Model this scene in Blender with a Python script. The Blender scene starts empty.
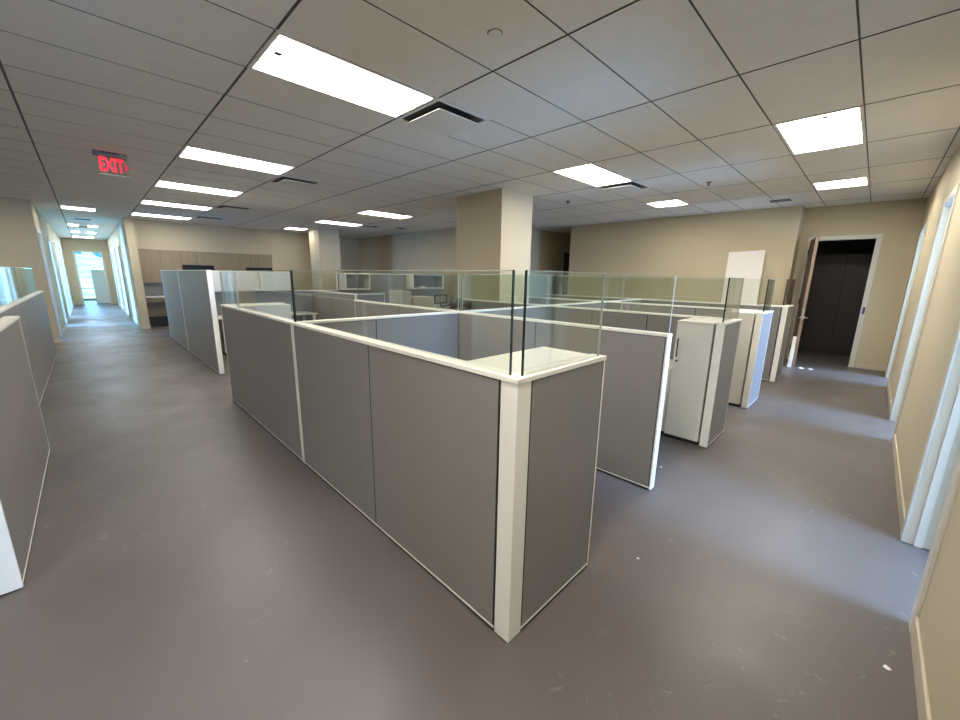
import bpy, bmesh, math, random
from mathutils import Matrix, Vector
sc = bpy.context.scene
COL = sc.collection
random.seed(7)

# ------------------------------------------------------------------ camera
F_PX = 386.54
R_ = ((0.70934439, -0.70469341, 0.01541856),
      (0.13790163, 0.16019721, 0.97740473),
      (0.69124068, 0.69119032, -0.21081336))
cam_d = bpy.data.cameras.new('camera')
cam_d.sensor_fit = 'HORIZONTAL'
cam_d.sensor_width = 36.0
cam_d.lens = F_PX * 36.0 / 960.0
cam_d.clip_start = 0.02
cam_d.clip_end = 300
cam = bpy.data.objects.new('camera', cam_d)
COL.objects.link(cam)
m = Matrix(((R_[0][0], R_[1][0], -R_[2][0], -0.9928),
            (R_[0][1], R_[1][1], -R_[2][1], -2.7398),
            (R_[0][2], R_[1][2], -R_[2][2], 1.584),
            (0, 0, 0, 1)))
cam.matrix_world = m
sc.camera = cam

# ------------------------------------------------------------------ colour management, world
sc.view_settings.view_transform = 'Standard'
sc.view_settings.look = 'None'
sc.view_settings.gamma = 1.0
sc.view_settings.exposure = 1.33
sc.view_settings.use_curve_mapping = False
try:
    sc.cycles.max_bounces = 8
    sc.cycles.diffuse_bounces = 4
    sc.cycles.glossy_bounces = 3
    sc.cycles.transmission_bounces = 6
    sc.cycles.transparent_max_bounces = 24
    sc.cycles.caustics_reflective = False
    sc.cycles.caustics_refractive = False
    sc.cycles.sample_clamp_indirect = 4.0
    sc.cycles.use_denoising = True
except Exception:
    pass
W = bpy.data.worlds.new('sky')
sc.world = W
W.use_nodes = True
bg = W.node_tree.nodes['Background']
bg.inputs[0].default_value = (0.24, 0.58, 1.0, 1)
bg.inputs[1].default_value = 4.2

LAMP_L = 13.0        # radiance of the ceiling diffusers
WIN_P = 470.0       # power of the daylight behind one office window

H = 2.99            # ceiling height
TX, TY = 1.2192, 0.6096

# ------------------------------------------------------------------ materials
def mat(name, col, rough=0.5, metal=0.0, spec=0.5, bump=0.0, bscale=200.0, var=0.0, vscale=3.0, emit=None, estr=0.0):
    M = bpy.data.materials.new(name)
    M.use_nodes = True
    nt = M.node_tree
    b = nt.nodes['Principled BSDF']
    b.inputs['Base Color'].default_value = (*col, 1)
    b.inputs['Roughness'].default_value = rough
    b.inputs['Metallic'].default_value = metal
    b.inputs['Specular IOR Level'].default_value = spec
    tc = nt.nodes.new('ShaderNodeTexCoord')
    if var > 0:
        n = nt.nodes.new('ShaderNodeTexNoise')
        n.inputs['Scale'].default_value = vscale
        n.inputs['Detail'].default_value = 4
        nt.links.new(tc.outputs['Object'], n.inputs['Vector'])
        r = nt.nodes.new('ShaderNodeMapRange')
        r.inputs[1].default_value = 0.3
        r.inputs[2].default_value = 0.7
        r.inputs[3].default_value = 1 - var
        r.inputs[4].default_value = 1 + var
        nt.links.new(n.outputs['Fac'], r.inputs[0])
        v = nt.nodes.new('ShaderNodeVectorMath')
        v.operation = 'SCALE'
        v.inputs[0].default_value = col
        nt.links.new(r.outputs[0], v.inputs['Scale'])
        nt.links.new(v.outputs[0], b.inputs['Base Color'])
    if bump > 0:
        n2 = nt.nodes.new('ShaderNodeTexNoise')
        n2.inputs['Scale'].default_value = bscale
        n2.inputs['Detail'].default_value = 3
        nt.links.new(tc.outputs['Object'], n2.inputs['Vector'])
        bp = nt.nodes.new('ShaderNodeBump')
        bp.inputs['Strength'].default_value = bump
        bp.inputs['Distance'].default_value = 0.004
        nt.links.new(n2.outputs['Fac'], bp.inputs['Height'])
        nt.links.new(bp.outputs[0], b.inputs['Normal'])
    if emit:
        b.inputs['Emission Color'].default_value = (*emit, 1)
        b.inputs['Emission Strength'].default_value = estr
    return M

M_WALL = mat('beige wall paint', (0.53, 0.455, 0.315), 0.75, bump=0.15, bscale=120, var=0.02, vscale=1.2)
M_TILE = mat('ceiling tile', (0.86, 0.835, 0.78), 0.9, bump=0.35, bscale=260, var=0.02, vscale=8)
M_GRIDGAP = mat('ceiling grid shadow', (0.16, 0.155, 0.145), 0.7)
M_PANEL = mat('grey panel laminate', (0.245, 0.228, 0.212), 0.42, spec=0.45, bump=0.05, bscale=500, var=0.015, vscale=5)
M_TRIM = mat('off white powder coat', (0.86, 0.83, 0.75), 0.38, spec=0.4)
M_CORE = mat('black gasket', (0.012, 0.012, 0.012), 0.6)
M_WHITE = mat('white laminate', (0.70, 0.675, 0.60), 0.33, spec=0.5, var=0.012, vscale=4)
M_CASE = mat('white painted casing', (0.62, 0.60, 0.55), 0.4)
M_BASEB = mat('beige baseboard', (0.56, 0.49, 0.37), 0.5)
M_BLACK = mat('black plastic', (0.015, 0.015, 0.016), 0.4)
M_DARKGREY = mat('dark grey metal', (0.06, 0.06, 0.06), 0.4, metal=0.3)
M_CHROME = mat('brushed nickel', (0.6, 0.58, 0.54), 0.25, metal=1.0)
M_VENTW = mat('vent face', (0.80, 0.78, 0.73), 0.6)
M_CLOSET = mat('brown with painted shade', (0.022, 0.017, 0.014), 0.5)  # brown darkened to carry the shade of closet and alcoves
M_STONE = mat('pale counter', (0.66, 0.64, 0.60), 0.25, var=0.04, vscale=40)
M_SPLASH = mat('grey backsplash', (0.33, 0.32, 0.30), 0.35)
M_WB = mat('white board', (0.86, 0.83, 0.78), 0.4)
M_OUTG = mat('pale grass slope', (0.34, 0.44, 0.20), 0.9, var=0.6, vscale=0.35)
M_OUTT = mat('blue green trees', (0.06, 0.14, 0.16), 0.9, var=0.3, vscale=1.0)
M_OUTP = mat('pale grey laminate', (0.80, 0.82, 0.84), 0.8)
M_SCREEN = mat('grey screen', (0.16, 0.17, 0.16), 0.3)

def wood_mat(name, c1, c2, rough=0.5, axis='Z'):
    M = bpy.data.materials.new(name)
    M.use_nodes = True
    nt = M.node_tree
    b = nt.nodes['Principled BSDF']
    b.inputs['Roughness'].default_value = rough
    tc = nt.nodes.new('ShaderNodeTexCoord')
    mp = nt.nodes.new('ShaderNodeMapping')
    s = {'Z': (14, 14, 1.2), 'Y': (14, 1.2, 14), 'X': (1.2, 14, 14)}[axis]
    mp.inputs['Scale'].default_value = s
    n = nt.nodes.new('ShaderNodeTexNoise')
    n.inputs['Scale'].default_value = 1.6
    n.inputs['Detail'].default_value = 5
    n.inputs['Distortion'].default_value = 0.6
    cr = nt.nodes.new('ShaderNodeValToRGB')
    cr.color_ramp.elements[0].position = 0.3
    cr.color_ramp.elements[0].color = (*c1, 1)
    cr.color_ramp.elements[1].position = 0.7
    cr.color_ramp.elements[1].color = (*c2, 1)
    L = nt.links
    L.new(tc.outputs['Object'], mp.inputs['Vector'])
    L.new(mp.outputs[0], n.inputs['Vector'])
    L.new(n.outputs['Fac'], cr.inputs[0])
    L.new(cr.outputs[0], b.inputs['Base Color'])
    return M
M_WOOD = wood_mat('light oak veneer', (0.27, 0.20, 0.115), (0.31, 0.24, 0.145))
M_DOORW = wood_mat('brown door veneer', (0.075, 0.048, 0.030), (0.115, 0.075, 0.048))
M_DOORE = wood_mat('raw door edge', (0.20, 0.12, 0.068), (0.25, 0.155, 0.09))

def floor_mat():
    M = bpy.data.materials.new('sealed grey brown floor')
    M.use_nodes = True
    nt = M.node_tree
    L = nt.links
    b = nt.nodes['Principled BSDF']
    tc = nt.nodes.new('ShaderNodeTexCoord')
    def noise(scale, detail, rough=0.5, dist=0.0):
        n = nt.nodes.new('ShaderNodeTexNoise')
        n.inputs['Scale'].default_value = scale
        n.inputs['Detail'].default_value = detail
        n.inputs['Roughness'].default_value = rough
        n.inputs['Distortion'].default_value = dist
        L.new(tc.outputs['Object'], n.inputs['Vector'])
        return n
    n1 = noise(0.7, 4)
    cr = nt.nodes.new('ShaderNodeValToRGB')
    cr.color_ramp.elements[0].position = 0.33
    cr.color_ramp.elements[0].color = (0.108, 0.090, 0.083, 1)
    cr.color_ramp.elements[1].position = 0.7
    cr.color_ramp.elements[1].color = (0.140, 0.121, 0.112, 1)
    L.new(n1.outputs['Fac'], cr.inputs[0])
    # small scuffs left on the sealer
    n2 = noise(14, 5, 0.65, 1.0)
    mask = noise(0.9, 2)
    r1 = nt.nodes.new('ShaderNodeMapRange')
    r1.inputs[1].default_value = 0.62; r1.inputs[2].default_value = 0.72
    L.new(n2.outputs['Fac'], r1.inputs[0])
    r2 = nt.nodes.new('ShaderNodeMapRange')
    r2.inputs[1].default_value = 0.48; r2.inputs[2].default_value = 0.58
    L.new(mask.outputs['Fac'], r2.inputs[0])
    mu = nt.nodes.new('ShaderNodeMath'); mu.operation = 'MULTIPLY'
    L.new(r1.outputs[0], mu.inputs[0]); L.new(r2.outputs[0], mu.inputs[1])
    mu2 = nt.nodes.new('ShaderNodeMath'); mu2.operation = 'MULTIPLY'; mu2.inputs[1].default_value = 0.28
    L.new(mu.outputs[0], mu2.inputs[0])
    mx = nt.nodes.new('ShaderNodeMix'); mx.data_type = 'RGBA'
    L.new(mu2.outputs[0], mx.inputs[0])
    L.new(cr.outputs[0], mx.inputs[6])
    mx.inputs[7].default_value = (0.42, 0.40, 0.38, 1)
    L.new(mx.outputs[2], b.inputs['Base Color'])
    n3 = noise(1.6, 6, 0.6, 0.4)
    r3 = nt.nodes.new('ShaderNodeMapRange')
    r3.inputs[1].default_value = 0.3; r3.inputs[2].default_value = 0.7
    r3.inputs[3].default_value = 0.34; r3.inputs[4].default_value = 0.50
    L.new(n3.outputs['Fac'], r3.inputs[0])
    L.new(r3.outputs[0], b.inputs['Roughness'])
    b.inputs['Specular IOR Level'].default_value = 0.5
    n4 = noise(60, 3)
    bp = nt.nodes.new('ShaderNodeBump'); bp.inputs['Strength'].default_value = 0.08; bp.inputs['Distance'].default_value = 0.003
    L.new(n4.outputs['Fac'], bp.inputs['Height'])
    L.new(bp.outputs[0], b.inputs['Normal'])
    return M
M_FLOOR = floor_mat()

def glass_mat():
    M = bpy.data.materials.new('clear greenish glass')
    M.use_nodes = True
    nt = M.node_tree
    for n in list(nt.nodes):
        if n.type != 'OUTPUT_MATERIAL': nt.nodes.remove(n)
    out = [n for n in nt.nodes if n.type == 'OUTPUT_MATERIAL'][0]
    t = nt.nodes.new('ShaderNodeBsdfTransparent')
    t.inputs[0].default_value = (0.945, 0.962, 0.94, 1)
    g = nt.nodes.new('ShaderNodeBsdfGlossy')
    g.inputs['Roughness'].default_value = 0.02
    g.inputs[0].default_value = (0.9, 0.95, 0.92, 1)
    ge = nt.nodes.new('ShaderNodeNewGeometry')
    dt = nt.nodes.new('ShaderNodeVectorMath'); dt.operation = 'DOT_PRODUCT'
    nt.links.new(ge.outputs['Incoming'], dt.inputs[0]); nt.links.new(ge.outputs['Normal'], dt.inputs[1])
    def mth(op, a, b=None):
        q = nt.nodes.new('ShaderNodeMath'); q.operation = op
        for i_, v_ in enumerate((a, b)):
            if v_ is None: continue
            if isinstance(v_, (int, float)): q.inputs[i_].default_value = v_
            else: nt.links.new(v_, q.inputs[i_])
        return q
    ab = mth('ABSOLUTE', dt.outputs['Value'])
    inv = mth('SUBTRACT', 1.0, ab.outputs[0])
    pw = mth('POWER', inv.outputs[0], 5.0)
    sc_ = mth('MULTIPLY', pw.outputs[0], 0.96)
    fr = mth('ADD', sc_.outputs[0], 0.04)
    mx = nt.nodes.new('ShaderNodeMixShader')
    nt.links.new(fr.outputs[0], mx.inputs[0])
    nt.links.new(t.outputs[0], mx.inputs[1])
    nt.links.new(g.outputs[0], mx.inputs[2])
    nt.links.new(mx.outputs[0], out.inputs[0])
    return M
M_GLASS = glass_mat()
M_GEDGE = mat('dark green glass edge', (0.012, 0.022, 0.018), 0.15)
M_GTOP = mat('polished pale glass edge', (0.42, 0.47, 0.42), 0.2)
M_GGLINT = mat('glass edge with painted glint', (0.70, 0.80, 0.82), 0.15)  # light caught by the pane end, put into its colour
M_DIFF = mat('lit diffuser', (0.8, 0.8, 0.8), 0.5, emit=(1.0, 0.96, 0.875), estr=LAMP_L)
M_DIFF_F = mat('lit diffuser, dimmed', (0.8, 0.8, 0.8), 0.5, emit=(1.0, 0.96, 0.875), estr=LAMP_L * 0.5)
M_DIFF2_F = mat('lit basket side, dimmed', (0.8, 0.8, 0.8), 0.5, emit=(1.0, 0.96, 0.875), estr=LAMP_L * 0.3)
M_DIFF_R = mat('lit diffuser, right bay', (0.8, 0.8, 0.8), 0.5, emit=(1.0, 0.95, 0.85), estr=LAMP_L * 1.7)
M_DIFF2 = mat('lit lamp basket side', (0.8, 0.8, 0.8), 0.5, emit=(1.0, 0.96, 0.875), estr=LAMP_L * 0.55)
M_RED = mat('lit red letters', (0.6, 0.02, 0.04), 0.4, emit=(1.0, 0.02, 0.05), estr=0.55)

# ------------------------------------------------------------------ mesh helpers
class MB:
    flank = None
    def __init__(self):
        self.v = []; self.f = []; self.mi = []
    def box(self, x0, y0, z0, x1, y1, z1, mi=0):
        x0, x1 = sorted((x0, x1)); y0, y1 = sorted((y0, y1)); z0, z1 = sorted((z0, z1))
        b = len(self.v)
        self.v += [(x0,y0,z0),(x1,y0,z0),(x1,y1,z0),(x0,y1,z0),(x0,y0,z1),(x1,y0,z1),(x1,y1,z1),(x0,y1,z1)]
        self.f += [(b,b+3,b+2,b+1),(b+4,b+5,b+6,b+7),(b,b+1,b+5,b+4),(b+1,b+2,b+6,b+5),(b+2,b+3,b+7,b+6),(b+3,b,b+4,b+7)]
        self.mi += [mi] * 2 + [mi if self.flank is None else self.flank] * 4
        return self
    def quadbox(self, pts, z0, z1, mi=0):      # prism over a plan polygon
        b = len(self.v); n = len(pts)
        self.v += [(p[0], p[1], z0) for p in pts] + [(p[0], p[1], z1) for p in pts]
        self.f.append(tuple(b + i for i in reversed(range(n)))); self.f.append(tuple(b + n + i for i in range(n)))
        for i in range(n):
            j = (i + 1) % n
            self.f.append((b+i, b+j, b+n+j, b+n+i))
        self.mi += [mi] * (n + 2)
        return self
    def tube(self, p0, p1, r, n=10, mi=0):
        p0 = Vector(p0); p1 = Vector(p1); d = (p1 - p0).normalized()
        u = d.orthogonal().normalized(); w = d.cross(u)
        b = len(self.v)
        for p in (p0, p1):
            for i in range(n):
                a = 2 * math.pi * i / n
                self.v.append(tuple(p + u * (r * math.cos(a)) + w * (r * math.sin(a))))
        self.f.append(tuple(b + i for i in reversed(range(n)))); self.f.append(tuple(b + n + i for i in range(n)))
        for i in range(n):
            j = (i + 1) % n
            self.f.append((b+i, b+j, b+n+j, b+n+i))
        self.mi += [mi] * (n + 2)
        return self
    def build(self, name, mats, parent=None, bevel=0.0, kind=None, smooth=False):
        if not isinstance(mats, (list, tuple)): mats = [mats]
        off = Vector((0, 0, 0))
        p = parent
        while p is not None:
            off += p.location; p = p.parent
        me = bpy.data.meshes.new(name)
        me.from_pydata([tuple(Vector(v) - off) for v in self.v], [], self.f)
        for i, pl in enumerate(me.polygons): pl.material_index = self.mi[i]; pl.use_smooth = smooth
        for M in mats: me.materials.append(M)
        me.update()
        o = bpy.data.objects.new(name, me)
        COL.objects.link(o)
        o.parent = parent
        if bevel > 0:
            bv = o.modifiers.new('bevel', 'BEVEL'); bv.width = bevel; bv.segments = 2; bv.limit_method = 'ANGLE'
        if kind: o['kind'] = kind
        return o
def B(*a, **k): return MB().box(*a, **k)
def empty(name, loc, label, cat, group=None):
    o = bpy.data.objects.new(name, None); o.empty_display_size = 0.1
    COL.objects.link(o); o.location = loc
    o['label'] = label; o['category'] = cat
    if group: o['group'] = group
    return o
def tag(o, label, cat, group=None):
    o['label'] = label; o['category'] = cat
    if group: o['group'] = group
    return o
def struct(name, mb, mats, bevel=0.0, parent=None):
    return mb.build(name, mats, parent, bevel, None if parent else 'structure')
def dup(root, loc, label=None):
    r = root.copy(); COL.objects.link(r); r.location = loc
    if label: r['label'] = label
    for ch in list(root.children):
        c = ch.copy(); COL.objects.link(c); c.parent = r
        for g in ch.children:
            d = g.copy(); COL.objects.link(d); d.parent = c
    return r

# ------------------------------------------------------------------ room shell
YW = -3.12      # face of the office wall beside the camera
XL = -6.2
struct('floor', B(XL - 0.2, -7.0, -0.1, 11.4, 27.4, 0), M_FLOOR)

def wall_seg_x(mb, y0, y1, x0, x1, opens, h=H, oz=2.40):
    """wall running along x, with openings [(a,b)]"""
    c = x0
    for a, b in sorted(opens):
        if a > c: mb.box(c, y0, 0, a, y1, h)
        mb.box(a, y0, oz, b, y1, h)
        c = b
    if c < x1: mb.box(c, y0, 0, x1, y1, h)
    return mb
def wall_seg_y(mb, x0, x1, y0, y1, opens, h=H, oz=2.40):
    c = y0
    for a, b in sorted(opens):
        if a > c: mb.box(x0, c, 0, x1, a, h)
        mb.box(x0, a, oz, x1, b, h)
        c = b
    if c < y1: mb.box(x0, c, 0, x1, y1, h)
    return mb

OPR = [(-4.56, -3.67), (-1.51, -0.62), (1.54, 2.43), (4.62, 5.51), (7.62, 8.51)]
mb = MB(); wall_seg_x(mb, YW - 0.13, YW, XL, 9.15, OPR)
struct('wall_right', mb, M_WALL)
DOOR = (-2.63, -1.72)
mb = MB(); wall_seg_y(mb, 9.15, 9.28, -3.25, -1.53, [DOOR], oz=2.385)
mb.box(8.72, -1.53, 0, 9.28, 3.47, H)
struct('wall_far', mb, M_WALL)
# dark passage, north block, back wall
mb = MB()
mb.box(6.95, 4.64, 0, 11.3, 4.76, H)
mb.box(6.95, 4.76, 0, 7.07, 12.2, H)
struct('wall_block', mb, M_WALL)
struct('wall_passage', B(11.2, 3.35, 0, 11.32, 4.64, H).box(9.28, 3.35, 0, 11.2, 3.47, H), M_WALL)
mb = MB()
mb.box(3.53, 11.85, 0, 4.9, 12.32, H)
mb.box(4.9, 12.2, 0, 6.95, 12.32, H)
mb.box(0.10, 12.2, 0, 3.53, 12.32, H)
mb.box(0.10, 11.86, 2.19, 3.53, 12.2, H)
struct('wall_back', mb, M_WALL)
# hall
HY = 23.4
OHL = [(10.0, 10.9), (13.3, 14.2), (16.35, 17.25), (19.4, 20.3)]
OHR = [(14.9, 15.8), (17.95, 18.85), (21.0, 21.9)]
mb = MB(); wall_seg_y(mb, -1.75, -1.62, 9.87, HY, OHL)
struct('wall_hall_left', mb, M_WALL)
mb = MB(); wall_seg_y(mb, -0.10, 0.08, 11.55, HY, OHR)
struct('wall_hall_right', mb, M_WALL)
struct('wall_left_back', B(XL, 9.87, 0, -1.75, 10.0, H), M_WALL)
struct('wall_left', B(XL - 0.12, -3.25, 0, XL, 10.0, H), M_WALL)
mb = MB(); wall_seg_x(mb, HY, HY + 0.13, -5.2, 3.6, [(-1.27, -0.36)], oz=2.43)
struct('wall_hall_end', mb, M_WALL)
struct('wall_column_near', B(3.943, 1.75, 0, 4.747, 2.854, H), M_WALL)
struct('wall_column_far', B(4.40, 9.98, 0, 5.08, 10.75, H), M_WALL)

# offices beyond the wall on the right, with their windows
def partition_walls():
    mb = MB()
    for x in (XL, -3.0, 0.35, 3.55, 6.6, 10.6):
        mb.box(x - 0.06, -6.55, 0, x + 0.06, YW - 0.13, H)
    struct('wall_offices', mb, M_WALL)
partition_walls()
def window_wall_x(name, y, x0, x1, wins, zs=0.75, zt=2.75):
    mb = MB(); c = x0
    for a, b in wins:
        mb.box(c, y - 0.12, 0, a, y, H)
        mb.box(a, y - 0.12, 0, b, y, zs); mb.box(a, y - 0.12, zt, b, y, H)
        c = b
    mb.box(c, y - 0.12, 0, x1, y, H)
    struct(name, mb, M_WALL)
RW = [(-5.2, -3.4), (-2.0, -0.4), (1.1, 2.7), (4.1, 5.8), (7.2, 8.9)]
window_wall_x('wall_office_windows', -6.5, XL, 10.7, RW)
def area(name, loc, rot, sx, sy, p, col=(0.31, 0.54, 1.0)):
    l = bpy.data.lights.new(name, 'AREA'); l.shape = 'RECTANGLE'; l.size = sx; l.size_y = sy
    l.energy = p; l.color = col
    o = bpy.data.objects.new(name, l); COL.objects.link(o); o.location = loc; o.rotation_euler = rot
    return o
for i, (a, b) in enumerate(RW):
    mb = MB(); t = 0.05
    mb.box(a, -6.6, 0.75, a + t, -6.52, 2.75).box(b - t, -6.6, 0.75, b, -6.52, 2.75)
    mb.box(a, -6.6, 0.75, b, -6.52, 0.75 + t).box(a, -6.6, 2.75 - t, b, -6.52, 2.75)
    mb.box((a + b) / 2 - t / 2, -6.6, 0.8, (a + b) / 2 + t / 2, -6.52, 2.7)
    struct('window_%d' % (i + 1), mb, M_DARKGREY)
    area('daylight', ((a + b) / 2, -6.64, 1.75), (math.radians(90), 0, 0), b - a, 2.0, WIN_P * (b - a) / 2.4 * (0.45 if i < 2 else 1))
# offices along the hall
mb = MB()
mb.box(-5.2, 10.0, 0, -5.08, HY, H)
for y in (12.4, 15.4, 18.4, 21.4): mb.box(-5.08, y, 0, -1.75, y + 0.1, H)
mb.box(3.5, 12.32, 0, 3.62, HY, H)
for y in (13.6, 16.9, 19.9): mb.box(0.08, y, 0, 3.5, y + 0.1, H)
struct('wall_hall_offices', mb, M_WALL)
for y in (11.2, 14.4, 16.9, 19.9):
    area('daylight', (-5.0, y, 1.75), (math.radians(90), 0, math.radians(-90)), 1.8, 1.8, 190 if y < 12 else 750, (0.17, 0.46, 1.0))
for y in (18.4, 21.6):
    area('daylight', (3.4, y, 1.75), (math.radians(90), 0, math.radians(90)), 1.8, 1.8, 500, (0.17, 0.46, 1.0))
# room at the hall's end with a wide window over the slope
mb = MB()
mb.box(-3.4, HY + 0.13, 0, -3.3, 27.2, H).box(1.5, HY + 0.13, 0, 1.6, 27.2, H)
mb.box(-3.3, 27.0, 0, 1.5, 27.1, 0.12).box(-3.3, 27.0, 2.8, 1.5, 27.1, H)
struct('wall_end_room', mb, M_WALL)
mb = MB()
mb.box(-3.3, 27.0, 0.12, -3.24, 27.08, 2.8).box(1.44, 27.0, 0.12, 1.5, 27.08, 2.8)
mb.box(-3.3, 27.0, 0.62, 1.5, 27.06, 0.68)
mb.box(-1.9, 27.0, 0.12, -1.84, 27.08, 2.8).box(0.0, 27.0, 0.12, 0.06, 27.08, 2.8)
struct('window_5', mb, M_CASE)
struct('trim_10', B(-1.0, -0.0, 0, -0.99, 0.01, 0.001), M_BASEB) if False else None

# ceiling of separate lay-in tiles over a dark grid
LIGHTS = [(0, 0), (0, 5), (0, 9), (0, 13), (0, 17), (3, 13), (3, 9), (3, -4), (3, 0),
          (-1, -4), (-3, -4), (-3, 5), (-3, 9), (-3, 13)]              # 4 ft x 2 ft cells: x index*4ft, y index*2ft
SQ = [(3, 17), (5.5, 0), (5.5, -4), (-1, 17)]                          # 2 ft x 2 ft lamps
VENTS = [(1, 0), (1, 6), (1, 12), (4, 0), (4, 13), (1, 16)]
def build_ceiling():
    mb = MB(); mb.flank = 1
    gx, gy, zt = 0.009, 0.0055, H + 0.012
    skip = set()
    for a, b in LIGHTS: skip.add((a, b))
    x_i0, x_i1, y_i0, y_i1 = -6, 10, -12, 46
    for i in range(x_i0, x_i1):
        for j in range(y_i0, y_i1):
            if (i, j) in skip: continue
            x0, x1 = i * TX + gx, (i + 1) * TX - gx
            y0, y1 = j * TY + gy, (j + 1) * TY - gy
            half = None
            for (a, b) in SQ:
                if b == j and int(math.floor(a)) == i: half = 'hi' if a != int(a) else 'lo'
            for (a, b) in VENTS:
                if b == j and a == i: half = 'lo'
            if half == 'lo': mb.box((x0 + x1) / 2 + gy, y0, H, x1, y1, zt)
            elif half == 'hi': mb.box(x0, y0, H, (x0 + x1) / 2 - gy, y1, zt)
            else: mb.box(x0, y0, H, x1, y1, zt)
    mb.box(XL - 0.2, -7.2, H + 0.008, 11.6, 27.6, H + 0.06, 1)
    struct('ceiling', mb, [M_TILE, M_GRIDGAP])
build_ceiling()

# baseboards
def bb(name, *segs):
    mb = MB()
    for s in segs: mb.box(*s)
    struct(name, mb, M_BASEB, 0.003)
c = XL; segs = []
for a, b in OPR + [(9.15, 9.2)]:
    segs.append((c, YW, 0, a - (0.06 if a < 9 else 0), YW + 0.012, 0.10)); c = b + 0.06
bb('baseboard_right', *segs)
bb('baseboard_far', (9.138, -3.12, 0, 9.15, DOOR[0] - 0.07, 0.10), (8.708, -1.542, 0, 8.72, 3.47, 0.10), (8.708, -1.542, 0, 9.15, -1.53, 0.10))
c = 9.87; segs = [(XL, 9.858, 0, -1.608, 9.87, 0.1)]
for a, b in OHL + [(HY, HY)]:
    segs.append((-1.62, c, 0, -1.608, a - (0.06 if a < 23 else 0), 0.10)); c = b + 0.06
c = 11.538
for a, b in OHR + [(HY, HY)]:
    segs.append((-0.112, c, 0, -0.10, a - (0.06 if a < 23 else 0), 0.10)); c = b + 0.06
segs.append((-0.112, 11.538, 0, 0.092, 11.55, 0.10))
bb('baseboard_hall', *segs)

# door casings
def casing_x(name, y, a, b, z=2.40, d=0.13, w=0.055, t=0.014):
    """frame in a wall along x; wall from y-d to y"""
    mb = MB()
    mb.box(a - w, y, 0, a + 0.02, y + t, z + w).box(b - 0.02, y, 0, b + w, y + t, z + w).box(a + 0.02, y, z - 0.02, b - 0.02, y + t, z + w)
    mb.box(a, y - d, 0, a + 0.02, y, z).box(b - 0.02, y - d, 0, b, y, z).box(a + 0.02, y - d, z - 0.02, b - 0.02, y, z)
    mb.box(a + 0.02, y - d * 0.6, 0, a + 0.032, y - d * 0.3, z - 0.02).box(b - 0.032, y - d * 0.6, 0, b - 0.02, y - d * 0.3, z - 0.02)
    struct(name, mb, M_CASE, 0.002)
def casing_y(name, x, a, b, s, z=2.40, d=0.13, w=0.055, t=0.014):
    """frame in a wall along y; room face at x, room on side s (+1/-1)"""
    mb = MB()
    f = x + s * t; k = x - s * d
    mb.box(x, a - w, 0, f, a + 0.02, z + w).box(x, b - 0.02, 0, f, b + w, z + w).box(x, a + 0.02, z - 0.02, f, b - 0.02, z + w)
    mb.box(k, a, 0, x, a + 0.02, z).box(k, b - 0.02, 0, x, b, z).box(k, a + 0.02, z - 0.02, x, b - 0.02, z)
    struct(name, mb, M_CASE, 0.002)
n = 1
for a, b in OPR: casing_x('trim_%d' % n, YW, a, b); n += 1
casing_y('trim_%d' % n, 9.15, DOOR[0], DOOR[1], -1, z=2.385); n += 1
for a, b in OHL: casing_y('trim_%d' % n, -1.62, a, b, 1); n += 1
for a, b in OHR: casing_y('trim_%d' % n, -0.10, a, b, -1, d=0.18); n += 1
mb = MB()
mb.box(-1.325, HY - 0.014, 0, -1.25, HY, 2.48).box(-0.38, HY - 0.014, 0, -0.305, HY, 2.48).box(-1.25, HY - 0.014, 2.41, -0.38, HY, 2.48)
struct('trim_%d' % n, mb, M_CASE, 0.002); n += 1
casing_y('trim_%d' % n, 9.9, 3.6, 4.4, -1, d=0.02) if False else None
# passage door frame in the dark wall
mb = MB()
mb.box(10.12, 4.62, 0, 10.18, 4.64, 2.46).box(10.18, 4.62, 2.40, 11.1, 4.64, 2.46).box(11.1, 4.62, 0, 11.16, 4.64, 2.46)
struct('trim_%d' % n, mb, M_CASE); n += 1
o = struct('door_2', B(10.18, 4.625, 0.01, 11.1, 4.64, 2.40), M_DOORW)
MB().tube((10.26, 4.625, 1.0), (10.26, 4.58, 1.0), 0.01).tube((10.26, 4.58, 1.0), (10.38, 4.58, 1.0), 0.009).build('door_handle', M_CHROME, o)

# closet behind the open door
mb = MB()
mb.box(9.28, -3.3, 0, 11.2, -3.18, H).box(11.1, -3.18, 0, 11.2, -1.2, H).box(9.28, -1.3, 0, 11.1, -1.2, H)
struct('wall_closet', mb, M_CLOSET)  # unlit look comes from the near-black wall colour
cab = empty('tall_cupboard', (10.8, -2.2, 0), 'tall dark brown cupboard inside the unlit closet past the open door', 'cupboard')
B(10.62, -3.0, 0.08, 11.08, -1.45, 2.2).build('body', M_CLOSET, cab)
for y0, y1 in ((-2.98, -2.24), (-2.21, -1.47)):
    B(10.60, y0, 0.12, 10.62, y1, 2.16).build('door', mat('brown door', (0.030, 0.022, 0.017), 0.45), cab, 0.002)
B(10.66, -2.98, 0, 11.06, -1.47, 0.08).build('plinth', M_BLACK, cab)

# open wooden door at the far wall (hinged on the left jamb)
hx, hy = 9.125, -1.725
ang = math.radians(80)
dx, dy = -math.sin(ang), -math.cos(ang)           # leaf direction
nx, ny = -dy, dx
L_ = 0.86; th = 0.045
def leafpt(u, v): return (hx + dx * u + nx * v, hy + dy * u + ny * v)
mb = MB(); mb.quadbox([leafpt(0, -th/2), leafpt(L_, -th/2), leafpt(L_, th/2), leafpt(0, th/2)], 0.012, 2.37)
for i, p in enumerate(mb.f):
    pass
door = mb.build('door_1', [M_DOORW, M_DOORE], None, 0.0, 'structure')
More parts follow.
